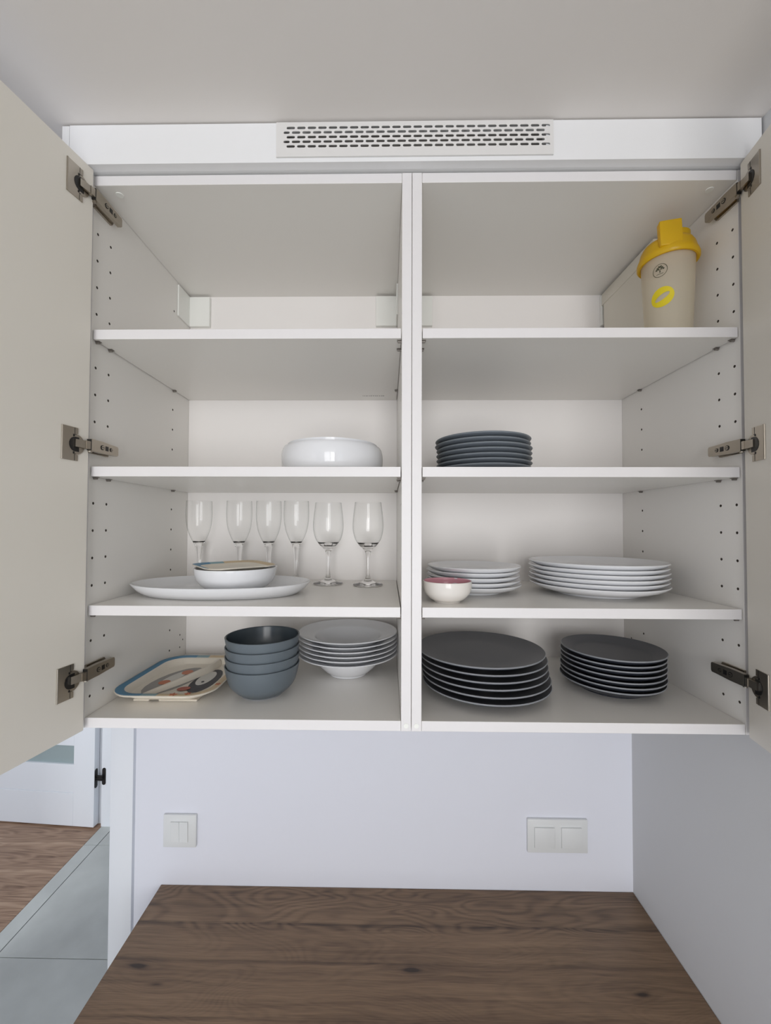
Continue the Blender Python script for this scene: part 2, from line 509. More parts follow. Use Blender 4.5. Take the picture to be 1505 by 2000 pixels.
def side_panel(par, x0, x1, inner_x):
    """Side panel with its rows of 5 mm shelf holes every 50 mm."""
    a, b = (x0, 0.0, 0.0), (x1, YB + 0.006, ZT)
    c = Vector([(a[i] + b[i]) / 2 for i in range(3)])
    me = box_me([a[i] - c[i] for i in range(3)], [b[i] - c[i] for i in range(3)], MEL)
    cb = bmesh.new()
    sgn = 1 if inner_x > c.x else -1
    zs = [0.05 * k + 0.0015 for k in range(1, 19)]
    for y in HOLEY:
        for z in zs:
            if any(abs(z - (s - T / 2)) < 0.035 for s in SHELF_Z): continue
            if y < 0.1 and (abs(z - 0.10) < 0.03 or abs(z - 0.5) < 0.03): continue
            if y > 0.2 and z > 0.91: continue
            add_cyl(cb, (inner_x - c.x, y - c.y, z - c.z), (1, 0, 0), 0.0026, 0.022, 10)
    for y, z in ((0.333, 0.077), (0.348, 0.061), (0.333, 0.045)):
        add_cyl(cb, (inner_x - c.x, y - c.y, z - c.z), (1, 0, 0), 0.0022, 0.02, 10)
    cm = finish(cb, 'cut', CHIP)
    out = boolean_cut(me, cm, 'side_panel')
    return link('side_panel', out, par, c - par.location)

def hinge_arm_mesh(s):
    """s=+1: arm on a left side panel (inner face at x=0, cabinet towards +x); y from front to back; z centred."""
    bm = bmesh.new()
    def prism(pts_yz, x0, x1, mi=0):
        A = [bm.verts.new((s * x0, y, z)) for y, z in pts_yz]
        B = [bm.verts.new((s * x1, y, z)) for y, z in pts_yz]
        n = len(A)
        for f in [bm.faces.new(A), bm.faces.new(B)] + [bm.faces.new((A[i], A[(i + 1) % n], B[(i + 1) % n], B[i])) for i in range(n)]:
            f.material_index = mi
    # mounting plate on the panel
    prism([(-0.002, -0.012), (0.044, -0.012), (0.048, -0.006), (0.048, 0.006), (0.044, 0.012), (-0.002, 0.012)], 0, 0.004)
    prism([(0.0, -0.0075), (0.042, -0.0075), (0.042, 0.0075), (0.0, 0.0075)], 0.004, 0.009)
    # arm: channel body, tapering to the back
    prism([(-0.016, -0.0105), (0.012, -0.0108), (0.030, -0.0098), (0.053, -0.0090), (0.055, -0.006), (0.055, 0.006), (0.053, 0.0090), (0.030, 0.0098), (0.012, 0.0108), (-0.016, 0.0105)], 0.009, 0.0165)
    # slot and two adjusting screws on the face
    prism([(0.0190, -0.0042), (0.0270, -0.0042), (0.0270, 0.0042), (0.0190, 0.0042)], 0.0160, 0.0168, 1)
    for y, r in ((0.0110, 0.0045), (0.0345, 0.0036)):
        add_cyl(bm, (s * 0.0166, y, 0), (1, 0, 0), r, 0.0012, 16, 1)
        add_cyl(bm, (s * 0.0171, y, 0), (1, 0, 0), r * 0.72, 0.0012, 16, 0)
        add_box(bm, (s * 0.0174 - 0.0005, y - r * 0.6, -0.0006), (s * 0.0174 + 0.0005, y + r * 0.6, 0.0006), 0, 1)
    # thin dark joint before the knuckle
    prism([(-0.0175, -0.0100), (-0.016, -0.0100), (-0.016, 0.0100), (-0.0175, 0.0100)], 0.009, 0.0162, 1)
    # pivot pin
    add_cyl(bm, (s * 0.011, -0.0125, -0.0098), (0, 0, 1), 0.0034, 0.006, 14, 0)
    return finish(bm, 'hinge_arm', [NICKEL, DARKP])

def hinge_cup_mesh():
    """In door space: u outward from hinge edge, w out of the door face, z up."""
    bm = bmesh.new()
    # flange: rectangle plus round lobe towards the hinge edge
    pts = [(0.0635, -0.0285), (0.0635, 0.0285)]
    pts += [(0.0345, 0.0285), (0.0345, 0.0185)]
    for k in range(17):
        a = math.radians(128 - k * 16)
        pts.append((0.0395 - 0.0178 * math.sin(math.radians(max(0, min(180, k * 180 / 16)))), 0.0178 * math.cos(math.radians(k * 180 / 16))))
    pts += [(0.0345, -0.0185), (0.0345, -0.0285)]
    A = [bm.verts.new((u, 0.0, z)) for u, z in pts]
    B = [bm.verts.new((u, 0.0016, z)) for u, z in pts]
    n = len(A)
    bm.faces.new(A); bm.faces.new(B)
    for i in range(n): bm.faces.new((A[i], A[(i + 1) % n], B[(i + 1) % n], B[i]))
    # rounded outer fold of the flange
    add_cyl(bm, (0.0628, 0.0010, 0), (0, 0, 1), 0.0014, 0.057, 12, 0)
    # cup mouth: flat D-shaped dark patch painting the shade of the recess
    pts = [(0.0330, -0.0125), (0.0330, 0.0125)] + [(0.0400 + 0.0110 * math.sin(math.radians(t)), 0.0125 * math.cos(math.radians(t))) for t in range(0, 181, 20)]
    A = [bm.verts.new((u, 0.0017, z)) for u, z in pts]
    B = [bm.verts.new((u, 0.0021, z)) for u, z in pts]
    n = len(A)
    for f in [bm.faces.new(A), bm.faces.new(B)] + [bm.faces.new((A[i], A[(i + 1) % n], B[(i + 1) % n], B[i])) for i in range(n)]:
        f.material_index = 1
    # stamped seams of the snap-in levers
    for zz in (-1, 1):
        add_box(bm, (0.0405, 0.0014, zz * 0.0225 - 0.0058), (0.0411, 0.0019, zz * 0.0225 + 0.0058), 0, 1)
        add_box(bm, (0.0380, 0.0014, zz * 0.0165 - 0.0004), (0.0440, 0.0019, zz * 0.0165 + 0.0004), 0, 1)
        add_cyl(bm, (0.0425, 0.0018, zz * 0.0145), (0, 1, 0), 0.0016, 0.0008, 12, 1)
    return finish(bm, 'hinge_cup', [NICKEL, DARKP])

def knuckle_mesh(p0, p1, p2):
    """Link from the cup to the arm: flat bar through three points (x,y), 15 mm tall, with inner bracket."""
    bm = bmesh.new()
    def bar(a, b, t, h, mi):
        d = (Vector(b) - Vector(a)); n = Vector((-d.y, d.x)).normalized() * t / 2
        q = [Vector(a) + n, Vector(b) + n, Vector(b) - n, Vector(a) - n]
        A = [bm.verts.new((v.x, v.y, -h / 2)) for v in q]; B = [bm.verts.new((v.x, v.y, h / 2)) for v in q]
        for f in [bm.faces.new(A), bm.faces.new(B)] + [bm.faces.new((A[i], A[(i + 1) % 4], B[(i + 1) % 4], B[i])) for i in range(4)]:
            f.material_index = mi
    bar(p0, p1, 0.004, 0.0130, 0)
    bar(p1, p2, 0.006, 0.0140, 0)
    return finish(bm, 'hinge_link', [NICKEL, DARKP])

def make_cabinet(s, label):
    """s=-1 left unit, s=+1 right unit; mirrored about the middle joint at X=0."""
    par = empty('wall_cabinet', (s * 0.3, 0.0, 0.0))
    tag(par, label, 'cabinet', 'pair of open wall cabinets')
    xo, xi = s * 0.600, s * 0.582            # outer side panel
    x1, x2 = s * 0.018, s * 0.0004           # middle side panel
    lo = lambda a, b: (min(a, b), max(a, b))
    side_panel(par, *lo(xo, xi), xi)
    side_panel(par, *lo(x1, x2), x1)
    l, r = lo(xi - s * 0.0003, x1 + s * 0.0003)
    # front edge bands of the middle panel, bottom, top
    panel('top_panel', par, (l, 0.0006, ZT - T), (r, YB + 0.006, ZT), MEL)
    panel('bottom_panel', par, (l, 0.0006, 0), (r, YB + 0.006, T), MEL)
    o_ = panel('back_panel', par, (l, YB, T), (r, YB + 0.006, ZT - T), BACK, 0)
    for p in o_.data.polygons: p.material_index = 0
    for z in SHELF_Z:
        panel('shelf', par, (l + 0.0012, 0.003, z - T), (r - 0.0012, YB - 0.001, z), MEL, 0.0006)
        for x in (xi, x1):
            sg = 1 if x < s * 0.3 else -1
            for y in HOLEY:
                bm = bmesh.new()
                add_cyl(bm, (sg * 0.003, 0, -0.0025), (1, 0, 0), 0.0022, 0.008, 10)
                add_box(bm, (min(0.0005 * sg, 0.008 * sg), -0.0042, -0.0013), (max(0.0005 * sg, 0.008 * sg), 0.0042, -0.0002), 0)
                link('shelf_pin', finish(bm, 'shelf_pin', PINM), par, Vector((x, y, z - T)) - par.location)
    # corner covers of the hanging rail
    for x in (xi, x1):
        sg = 1 if x < s * 0.3 else -1
        bm = bmesh.new()
        def B(x0, x1_, y0, y1, z0, z1):
            add_box(bm, (min(sg * x0, sg * x1_), y0, z0), (max(sg * x0, sg * x1_), y1, z1), 0.0008)
        B(0.0002, 0.004, -0.068, -0.006, 0.0, 0.080)
        B(0.002, 0.0575, -0.011, -0.0006, 0.0, 0.080)
        link('rail_cover', finish(bm, 'rail_cover', BRK), par, Vector((x, YB, 0.8985)) - par.location)
    # hole caps
    bm = bmesh.new(); add_cyl(bm, (0, 0, -0.0006), (0, 0, 1), 0.0065, 0.0012, 20)
    link('hole_cap', finish(bm, 'hole_cap', BRK), par, Vector((s * 0.549, 0.022, ZT - T)) - par.location)
    bm = bmesh.new(); add_cyl(bm, (0, 0, 0), (0, 1, 0), 0.0042, 0.0010, 20); add_cyl(bm, (0, -0.0006, 0), (0, 1, 0), 0.0026, 0.0006, 16)
    link('hole_cap', finish(bm, 'hole_cap', BRK), par, Vector((s * 0.009, -0.0003, 0.0098)) - par.location)
    # hinge arms on the outer side panel
    am = hinge_arm_mesh(-s)
    HZ = (0.9540, 0.5035, 0.1000)
    for z in HZ:
        link('hinge_arm', am, par, Vector((xi, 0.0, z)) - par.location)
    # door: origin on its inner face at the hinge edge
    slope = 0.176 if s < 0 else 0.2
    q = Vector((-0.5715 if s < 0 else 0.5785, 0, 0))
    e = Vector((-slope, -1, 0)).normalized()           # outward along the door
    n = Vector((-e.y, e.x, 0)) if s < 0 else Vector((e.y, -e.x, 0))   # inner face normal (towards the cabinet middle)
    if (n.x > 0) != (s < 0): n = -n
    def P(u, w, z): return q + e * u + n * w + Vector((0, 0, z))
    F = Matrix((e, n, Vector((0, 0, 1)))).transposed().to_4x4()
    F.translation = q
    bm = bmesh.new()
    add_box(bm, (0.0125, -0.019, 0.002), (0.6085, 0.0, ZT - 0.001), 0.0012, 0, F)
    dm = finish(bm, 'door', DOORW)
    for v in dm.vertices: v.co = v.co - q
    door = link('door', dm, par, q - par.location)
    cm = hinge_cup_mesh()
    for v in cm.vertices: v.co = (F @ v.co) - q
    cm.update()
    for k, z in enumerate((0.9525, 0.5, 0.0970)):
        c = link('hinge_cup', cm, door, (0, 0, z))
        ax = xi - s * 0.0130
        a0, a1, a2 = P(0.0420, 0.003, 0), P(0.0250, 0.0055, 0), Vector((ax, -0.0170, 0))
        km = knuckle_mesh((a0.x - q.x, a0.y - q.y), (a1.x - q.x, a1.y - q.y), (a2.x - q.x, a2.y - q.y))
        link('hinge_link', km, door, (0, 0, z + 0.002))
    if s < 0:
        # small printed code on the underside of the top shelf
        bm = bmesh.new()
        rr = random.Random(3); x = -0.1085
        while x < -0.052:
            w = rr.uniform(0.0012, 0.0045)
            add_box(bm, (x + 0.3, 0.3258, Z1 - T - 0.00045), (x + 0.3 + w, 0.3292, Z1 - T + 0.0006)); x += w + rr.uniform(0.0008, 0.003)
        link('printed_code', finish(bm, 'printed_code', P_GREY), par)
    return par
make_cabinet(-1, 'open left-hand white wall cabinet holding the stemmed glasses and kids tray')
make_cabinet(1, 'open right-hand white wall cabinet holding the dark dinner plates and yellow-lidded shaker')

# ------------------------------------------------------------------ filler board over the cabinets with the vent grille
GX0, GX1, GZ0, GZ1 = -0.2412, 0.2455, 1.0125, 1.0745
fb = empty('trim_5', (0, 0, 0)); fb['kind'] = 'structure'
def fbox(a, b, bev=0.0006):
    bm_ = bmesh.new(); add_box(bm_, a, b, bev); return bm_
bm = bmesh.new()
F0, F1 = -0.6128, 0.6075
add_box(bm, (F0, -0.020, 1.0050), (GX0 + 0.012, -0.004, 1.0762), 0)
add_box(bm, (GX1 - 0.012, -0.020, 1.0050), (F1, -0.004, 1.0762), 0)
add_box(bm, (GX0 + 0.012, -0.020, 1.0050), (GX1 - 0.012, -0.004, 1.018), 0)
add_box(bm, (GX0 + 0.012, -0.020, 1.069), (GX1 - 0.012, -0.004, 1.0762), 0)
link('filler_board', finish(bm, 'filler_board', FILL), fb)
link('end_strip', finish(fbox((-0.6270, -0.0195, 1.0052), (F0 - 0.0012, 0.30, 1.0758)), 'end_strip', FILL), fb)
link('support_batten', finish(fbox((F0, -0.0038, 1.0054), (F1, 0.012, 1.020)), 'support_batten', FILL), fb)
bm = bmesh.new()
add_box(bm, (GX0, -0.0232, GZ0), (GX1, -0.0222, GZ1), 0.0003)
pm_ = finish(bm, 'grille', GRIL)
cb = bmesh.new()
PX = 0.01865
def slot(x, z, w):
    h = 0.0046
    pts = []
    for k in range(9):
        a = -PI / 2 + PI * k / 8
        pts.append((x + w / 2 - h / 2 + h / 2 * math.cos(a), z + h / 2 * math.sin(a)))
    for k in range(9):
        a = PI / 2 + PI * k / 8
        pts.append((x - w / 2 + h / 2 + h / 2 * math.cos(a), z + h / 2 * math.sin(a)))
    A = [cb.verts.new((px, -0.03, pz)) for px, pz in pts]; B = [cb.verts.new((px, -0.015, pz)) for px, pz in pts]
    n = len(A)
    cb.faces.new(A); cb.faces.new(B[::-1])
    for i in range(n): cb.faces.new((A[i], B[i], B[(i + 1) % n], A[(i + 1) % n]))
for r_ in range(5):
    z = 1.0640 - 0.0083 * r_
    for k in range(25):
        if r_ % 2 == 0:
            slot(-0.2155 + PX * k, z, 0.0148)
        else:
            x = -0.2155 - PX / 2 + PX * k
            slot(x if k else x + 0.002, z, 0.0148 if k else 0.0108)
g = empty('vent_grille', ((GX0 + GX1) / 2, -0.0203, (GZ0 + GZ1) / 2))
o = link('face_plate', boolean_cut(pm_, finish(cb, 'cut', GRIL), 'face_plate'), g, -g.location)
bm = bmesh.new()
for a_, b__ in (((GX0, -0.0222, GZ0), (GX1, -0.0202, GZ0 + 0.001)), ((GX0, -0.0222, GZ1 - 0.001), (GX1, -0.0202, GZ1)), ((GX0, -0.0222, GZ0 + 0.001), (GX0 + 0.001, -0.0202, GZ1 - 0.001)), ((GX1 - 0.001, -0.0222, GZ0 + 0.001), (GX1, -0.0202, GZ1 - 0.001))):
    add_box(bm, a_, b__)
bmesh.ops.remove_doubles(bm, verts=bm.verts[:], dist=1e-5)
link('skirt', finish(bm, 'skirt', GRIL), g, -g.location)
tag(g, 'white slotted vent grille in the filler board under the ceiling', 'grille')

# ------------------------------------------------------------------ worktop and base unit
w = empty('worktop', (-0.02, 0.07, ZWT))
tag(w, 'brown oak-look worktop below the open wall cabinets', 'worktop')
wo = box('slab', (-0.650, -0.28, ZWT - 0.038), (XR - 0.0008, YW - 0.0006, ZWT), WT, None, 0.001)
wo.parent = w; wo.location = wo.location - w.location
b_ = empty('base_cabinet', (0, 0, ZF))
tag(b_, 'white base cabinet carrying the brown worktop', 'cabinet')
for nm, a, c in (('side_panel', (-0.64, -0.24, ZF), (-0.622, 0.36, ZWT - 0.0385)), ('side_panel', (0.588, -0.24, ZF), (0.606, 0.36, ZWT - 0.0385)),
                 ('door', (-0.638, -0.26, ZF + 0.1), (-0.018, -0.2415, ZWT - 0.045)), ('door', (-0.014, -0.26, ZF + 0.1), (0.604, -0.2415, ZWT - 0.045)),
                 ('bottom_panel', (-0.622, -0.24, ZF + 0.1), (0.588, 0.36, ZF + 0.118))):
    o = box(nm, a, c, DOORW, None, 0.001); o.parent = b_; o.location = o.location - b_.location

# ------------------------------------------------------------------ switches on the wall
def plate_frame(name, x0, x1, z0, z1, label, cat):
    cx, cz = (x0 + x1) / 2, (z0 + z1) / 2
    par = empty(name, (cx, YW, cz))
    tag(par, label, cat)
    hx, hz = (x1 - x0) / 2, (z1 - z0) / 2
    bm = bmesh.new(); add_box(bm, (-hx, -0.0085, -hz), (hx, 0.0, hz), 0.002)
    link('frame', finish(bm, 'frame', SWP, True, 0.5), par)
    return par
sw = plate_frame('light_switch', -0.6427, -0.5537, -0.5016, -0.4158, 'white double rocker light switch on the wall at left above the worktop', 'switch')
for k in (0, 1):
    bm = bmesh.new()
    vs = add_box(bm, (-0.0235 + 0.0003, -0.0085, -0.028), (-0.0003, 0.0, 0.026), 0.0006)
    for v in vs:     # rocker tilts out towards its top
        if v.co.y < -0.004: v.co.y += -0.0035 + (0.0045 if k == 0 else 0.0015) * (0.026 - v.co.z) / 0.054 * (0.6 if k == 0 else 1)
    ro = link('rocker', finish(bm, 'rocker', SWP), sw, (0.0 + 0.0235 * k, -0.0006, 0))
so = plate_frame('wall_socket', 0.3301, 0.4890, -0.5016, -0.4148, 'white double socket frame with two square flap covers above the worktop', 'socket')
for k in (-1, 1):
    bm = bmesh.new(); vs = add_box(bm, (-0.0265, -0.0125, -0.0265), (0.0265, -0.004, 0.0265), 0.001)
    link('flap_cover', finish(bm, 'flap_cover', SWP, True, 0.5), so, (k * 0.0355, -0.0006, -0.002))

# ------------------------------------------------------------------ open hall door
dr = empty('door_1', (-1.847, 1.7945, ZF)); dr['kind'] = 'structure'
dr.rotation_euler = (0, 0, PI + 0.0 - 0.071)     # local +x runs away from the hinge, +y towards the front
def dpart(name, x0, x1, z0, z1, y0=-0.040, y1=0.0, m=HALLD, bev=0.0015):
    bm = bmesh.new(); add_box(bm, (x0, y0, z0), (x1, y1, z1), bev)
    return link(name, finish(bm, name, m), dr)
zf = lambda z: z - ZF
dpart('stile', 0.0, 0.137, 0.008, 2.04)
dpart('stile', 0.69, 0.82, 0.008, 2.04)
dpart('rail', 0.1372, 0.6898, 0.008, zf(-1.298))
dpart('panel', 0.1372, 0.6898, zf(-1.2975), zf(-1.125), -0.036, -0.003)
dpart('rail', 0.1372, 0.6898, zf(-1.008), zf(-0.885))
dpart('panel', 0.1372, 0.6898, zf(-0.8845), zf(-0.77), -0.036, -0.003)
dpart('rail', 0.1372, 0.6898, zf(-0.65), zf(-0.53))
dpart('panel', 0.1372, 0.6898, zf(-0.5295), zf(-0.41), -0.036, -0.003)
dpart('rail', 0.1372, 0.6898, zf(-0.29), 2.04)
for a, b in ((-1.1245, -1.0085), (-0.7695, -0.6505), (-0.4095, -0.2905)):
    dpart('glass_pane', 0.1374, 0.6896, zf(a), zf(b), -0.024, -0.016, FROST, 0)
def hinge_leaf():
    bm = bmesh.new()
    add_box(bm, (0, -0.011, -0.056), (0.003, 0.011, 0.056), 0.001)
    return finish(bm, 'hinge_leaf', BLACKM)
bm = bmesh.new()
pts = []
def oval(bm, M, h, w, t):
    A = []
    for k in range(12):
        a = PI * k / 11; A.append((w * math.cos(a), h + w * math.sin(a)))
    for k in range(12):
        a = PI + PI * k / 11; A.append((w * math.cos(a), -h + w * math.sin(a)))
    V0 = [bm.verts.new(M @ Vector((x, 0, z))) for x, z in A]; V1 = [bm.verts.new(M @ Vector((x, t, z))) for x, z in A]
    n = len(A); bm.faces.new(V0); bm.faces.new(V1)
    for i in range(n): bm.faces.new((V0[i], V0[(i + 1) % n], V1[(i + 1) % n], V1[i]))
inv = (Matrix.Translation(dr.location) @ Matrix.Rotation(dr.rotation_euler[2], 4, 'Z')).inverted()
# plate let into the jamb, plate on the door edge, links between
oval(bm, inv @ Matrix.Translation((-1.8000, 1.8125, -1.198)), 0.041, 0.011, 0.0032)
oval(bm, inv @ Matrix.Translation((-1.8468, 1.8090, -1.207)) @ Matrix.Rotation(PI / 2 + 0.071, 4, 'Z'), 0.046, 0.0125, -0.0032)
for z0 in (-0.012, 0.0, 0.012):
    add_box(bm, (-0.046, -0.016, zf(-1.203) + z0 - 0.004), (0.001, -0.008, zf(-1.203) + z0 + 0.004), 0.001)
link('hinge', finish(bm, 'hinge', BLACKM), dr)

# ------------------------------------------------------------------ crockery
ORD = ['top', 'second from top', 'third from top', 'fourth from top', 'fifth from top', 'sixth from top', 'bottom']
def plate_mesh(R, rf, zr, floor, t, mats, rim_mi=None, under_mi=0, well=0.62):
    """Coupe/rimmed plate: foot ring rf, rim height zr, inner floor height, thickness t."""
    zu = floor - t
    up = [(0, floor), (R * well * 0.6, floor), (R * well, floor + 0.0006), (R * 0.80, floor + (zr - floor) * 0.38), (R * 0.93, floor + (zr - floor) * 0.78), (R - 0.0012, zr)]
    dn = [(R, zr - 0.0014), (R - 0.0012, zr - 0.0030), (R * 0.92, zu + (zr - 0.003 - zu) * 0.60), (R * 0.80, zu + (zr - 0.003 - zu) * 0.20), (rf + 0.006, zu), (rf + 0.0018, zu - 0.001), (rf + 0.0014, 0.0003), (rf, 0), (rf - 0.0014, 0.0003), (rf - 0.0022, zu), (0, zu)]
    prof = catmull(up, 4)[:-1] + [up[-1]] + dn
    n_up = len(catmull(up, 4)) - 1
    mi = [0] * (len(prof) - 1)
    if rim_mi is not None:
        for i in range(n_up, n_up + 2): mi[i] = rim_mi
        for i in range(n_up + 2, len(mi)): mi[i] = under_mi
        for i in range(n_up + 7, n_up + 9):
            if i < len(mi): mi[i] = rim_mi
    return lathe('plate', prof, mats, 80, mi)

def stack(name, me, n, x, y, z, pitch, label, cat, group, jit=0.0015, drift=(0, 0), bottom_extra=None):
    rr = random.Random(n * 31 + int(x * 1000))
    first = None
    for k in range(n):                       # k=0 bottom
        dx, dy = rr.uniform(-jit, jit), rr.uniform(-jit, jit)
        f = 1 - k / max(1, n - 1)
        if first is None: first = o = link(name, me)
        else:
            o = first.copy(); COL.objects.link(o)
        o.location = (x + dx + drift[0] * f, y + dy + drift[1] * f, z + pitch * k)
        o.rotation_euler = (0, 0, rr.uniform(0, 6))
        pos = 'bottom' if k == 0 else ORD[n - 1 - k]
        tag(o, label % pos, cat, group)

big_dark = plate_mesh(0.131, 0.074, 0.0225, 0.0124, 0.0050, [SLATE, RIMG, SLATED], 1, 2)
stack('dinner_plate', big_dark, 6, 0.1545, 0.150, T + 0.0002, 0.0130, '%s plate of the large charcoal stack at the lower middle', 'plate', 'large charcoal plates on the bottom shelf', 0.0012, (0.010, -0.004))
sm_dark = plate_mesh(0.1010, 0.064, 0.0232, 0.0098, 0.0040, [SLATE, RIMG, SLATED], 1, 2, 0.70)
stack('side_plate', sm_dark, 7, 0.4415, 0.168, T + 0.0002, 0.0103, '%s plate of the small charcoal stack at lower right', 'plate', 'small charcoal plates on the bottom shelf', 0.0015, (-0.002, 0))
gr = plate_mesh(0.1010, 0.058, 0.0172, 0.0097, 0.0044, [SLATEG, SLATER, SLATEG], 1, 2)
stack('side_plate', gr, 7, 0.1625, 0.162, Z2 + 0.0002, 0.0103, '%s plate of the small grey stack on the second shelf down', 'plate', 'small grey plates on the second shelf', 0.0015, (0.003, 0))
wl = plate_mesh(0.1368, 0.080, 0.0238, 0.0089, 0.0036, [PORC], None)
stack('dinner_plate', wl, 6, 0.4125, 0.178, Z3 + 0.0002, 0.0094, '%s plate of the large white stack at right', 'plate', 'large white plates on the third shelf', 0.0015)
ws = plate_mesh(0.1015, 0.056, 0.0205, 0.0090, 0.0036, [PORC], None)
stack('side_plate', ws, 5, 0.1470, 0.187, Z3 + 0.0002, 0.0098, '%s plate of the small white stack behind the pink bowl', 'plate', 'small white plates on the third shelf', 0.0025)
# soup plates
def soup_mesh():
    up = [(0, 0.0088), (0.038, 0.0088), (0.055, 0.0150), (0.068, 0.0300), (0.0755, 0.0395), (0.081, 0.0428), (0.097, 0.0468), (0.1135, 0.0515)]
    dn = [(0.1145, 0.0506), (0.1135, 0.0492), (0.097, 0.0432), (0.083, 0.0392), (0.0795, 0.0362), (0.0585, 0.0138), (0.0475, 0.0056), (0.0435, 0.0045), (0.0432, 0.0004), (0.0418, 0), (0.0404, 0.0004), (0.0395, 0.0050), (0, 0.0052)]
    return lathe('soup_plate', catmull(up, 4) + catmull(dn[:7], 3) + dn[7:], [PORC], 80)
stack('soup_plate', soup_mesh(), 6, -0.1345, 0.2360, T + 0.0002, 0.0096, '%s plate of the white soup plate stack behind the blue-grey bowls', 'plate', 'white soup plates on the bottom shelf', 0.0004)
# blue-grey bowls
def bowl_mesh(name, outer, t, floor, mats, mi_in=0, mi_out=0, seg=72, rim_mi=None, foot_mi=None):
    """outer: (r,z) list from foot edge to rim."""
    oc = catmull(outer, 5)
    R, H = outer[-1]
    inner = [(max(0.0, r - t), z) for r, z in oc if z > floor + 0.001]
    inn = [(0, floor), ((inner[0][0]) * 0.8, floor + 0.0004)] + inner[1:-1] + [(R - t * 0.75, H - 0.0004)]
    rim = [(R - t * 0.5, H + 0.0004), (R - t * 0.12, H)]
    rf = outer[0][0]
    foot = [(rf - 0.003, 0.0), (rf - 0.0045, 0.002), (0, 0.0022)]
    prof = inn + rim + oc[::-1] + foot
    ni = len(inn)
    mi = [mi_in] * ni + [mi_out if rim_mi is None else rim_mi] * 1 + [mi_out] * (len(oc) - 4) + [mi_out if foot_mi is None else foot_mi] * 8
    mi = (mi + [mi_out] * 9)[:len(prof) - 1]
    return lathe(name, prof, mats, seg, mi)
bb = bowl_mesh('bowl', [(0.0415, 0.0), (0.0430, 0.003), (0.0510, 0.0085), (0.0630, 0.0210), (0.0692, 0.0360), (0.0735, 0.0550), (0.0745, 0.0610)], 0.0030, 0.007, [SLATEB, SLATEI, RIMG], 1, 0, 80, None, 2)
stack('cereal_bowl', bb, 4, -0.2997, 0.1185, T + 0.0002, 0.0190, '%s bowl of the blue-grey bowl stack beside the kids tray', 'bowl', 'blue-grey bowls on the bottom shelf', 0.0002)
# pink bowl
pk = bowl_mesh('bowl', [(0.0245, 0.0), (0.0255, 0.0022), (0.0330, 0.0065), (0.0425, 0.0170), (0.0462, 0.0290), (0.0466, 0.0400)], 0.0028, 0.005, [CREAMP, PINK], 1, 0, 64)
tag(link('dip_bowl', pk, None, (0.0722, 0.0625, Z3 + 0.0002)), 'small cream bowl with pink inside before the small white plates', 'bowl')
# serving bowls, nested
sb = bowl_mesh('bowl', [(0.092, 0.0), (0.0945, 0.002), (0.1040, 0.009), (0.1085, 0.022), (0.1095, 0.036), (0.1088, 0.0470), (0.1066, 0.0555), (0.1035, 0.0605)], 0.0036, 0.006, [PORC], 0, 0, 96)
tag(link('serving_bowl', sb, None, (-0.163, 0.160, Z2 + 0.0002)), 'white round serving bowl on the second shelf, outer of the nested pair', 'bowl', 'nested white serving bowls')
sb2 = bowl_mesh('bowl', [(0.060, 0.0), (0.0615, 0.002), (0.076, 0.010), (0.0870, 0.026), (0.0940, 0.0420), (0.0965, 0.0605)], 0.0034, 0.006, [PORC], 0, 0, 96)
tag(link('serving_bowl', sb2, None, (-0.163, 0.160, Z2 + 0.0066)), 'white bowl nested inside the round serving bowl, only its rim showing', 'bowl', 'nested white serving bowls')
# bowl standing on the platter
ob = bowl_mesh('bowl', [(0.052, 0.0), (0.0535, 0.002), (0.0660, 0.009), (0.0770, 0.0210), (0.0822, 0.0370), (0.0838, 0.0480)], 0.0034, 0.006, [PORC], 0, 0, 80)
tag(link('salad_bowl', ob, None, (-0.3643, 0.140, Z3 + 0.0085)), 'white bowl on the oval platter, under the small printed plate', 'bowl')

# oval platter
def oval_dish(name, ax, ay, rings, mats, seg=96, power=2.0):
    """rings: (scale_inset, z) - inset in metres from the rim outline."""
    bm = bmesh.new()
    R = []
    for ins, z in rings:
        a, b = ax - ins, ay - ins
        if a <= 0.001 or b <= 0.001:
            R.append([bm.verts.new((0, 0, z))]); continue
        ring = []
        for k in range(seg):
            t = 2 * PI * k / seg
            c, s = math.cos(t), math.sin(t)
            ring.append(bm.verts.new((a * math.copysign(abs(c) ** (2 / power), c), b * math.copysign(abs(s) ** (2 / power), s), z)))
        R.append(ring)
    for A, B in zip(R, R[1:]):
        for k in range(seg):
            k2 = (k + 1) % seg
            if len(A) == 1: bm.faces.new((A[0], B[k], B[k2]))
            elif len(B) == 1: bm.faces.new((A[k], B[0], A[k2]))
            else: bm.faces.new((A[k], B[k], B[k2], A[k2]))
    return finish(bm, name, mats, True, 0.9)
pr = catmull([(0.058, 0.0080), (0.040, 0.0095), (0.022, 0.0165), (0.008, 0.0230), (0.0012, 0.0262)], 4)
pr = [(0.9, 0.0080)] + pr + [(0, 0.0255), (0.0008, 0.0236), (0.006, 0.0165), (0.013, 0.0095), (0.021, 0.0040), (0.027, 0.0012), (0.029, 0.0), (0.032, 0.0), (0.034, 0.0025), (0.9, 0.0030)]
tag(link('platter', oval_dish('platter', 0.184, 0.112, pr, [PORC], 110, 2.15), None, (-0.3925, 0.141, Z3 + 0.0002), (0, 0, 0.02)), 'large white oval platter lying under the white bowl', 'platter')

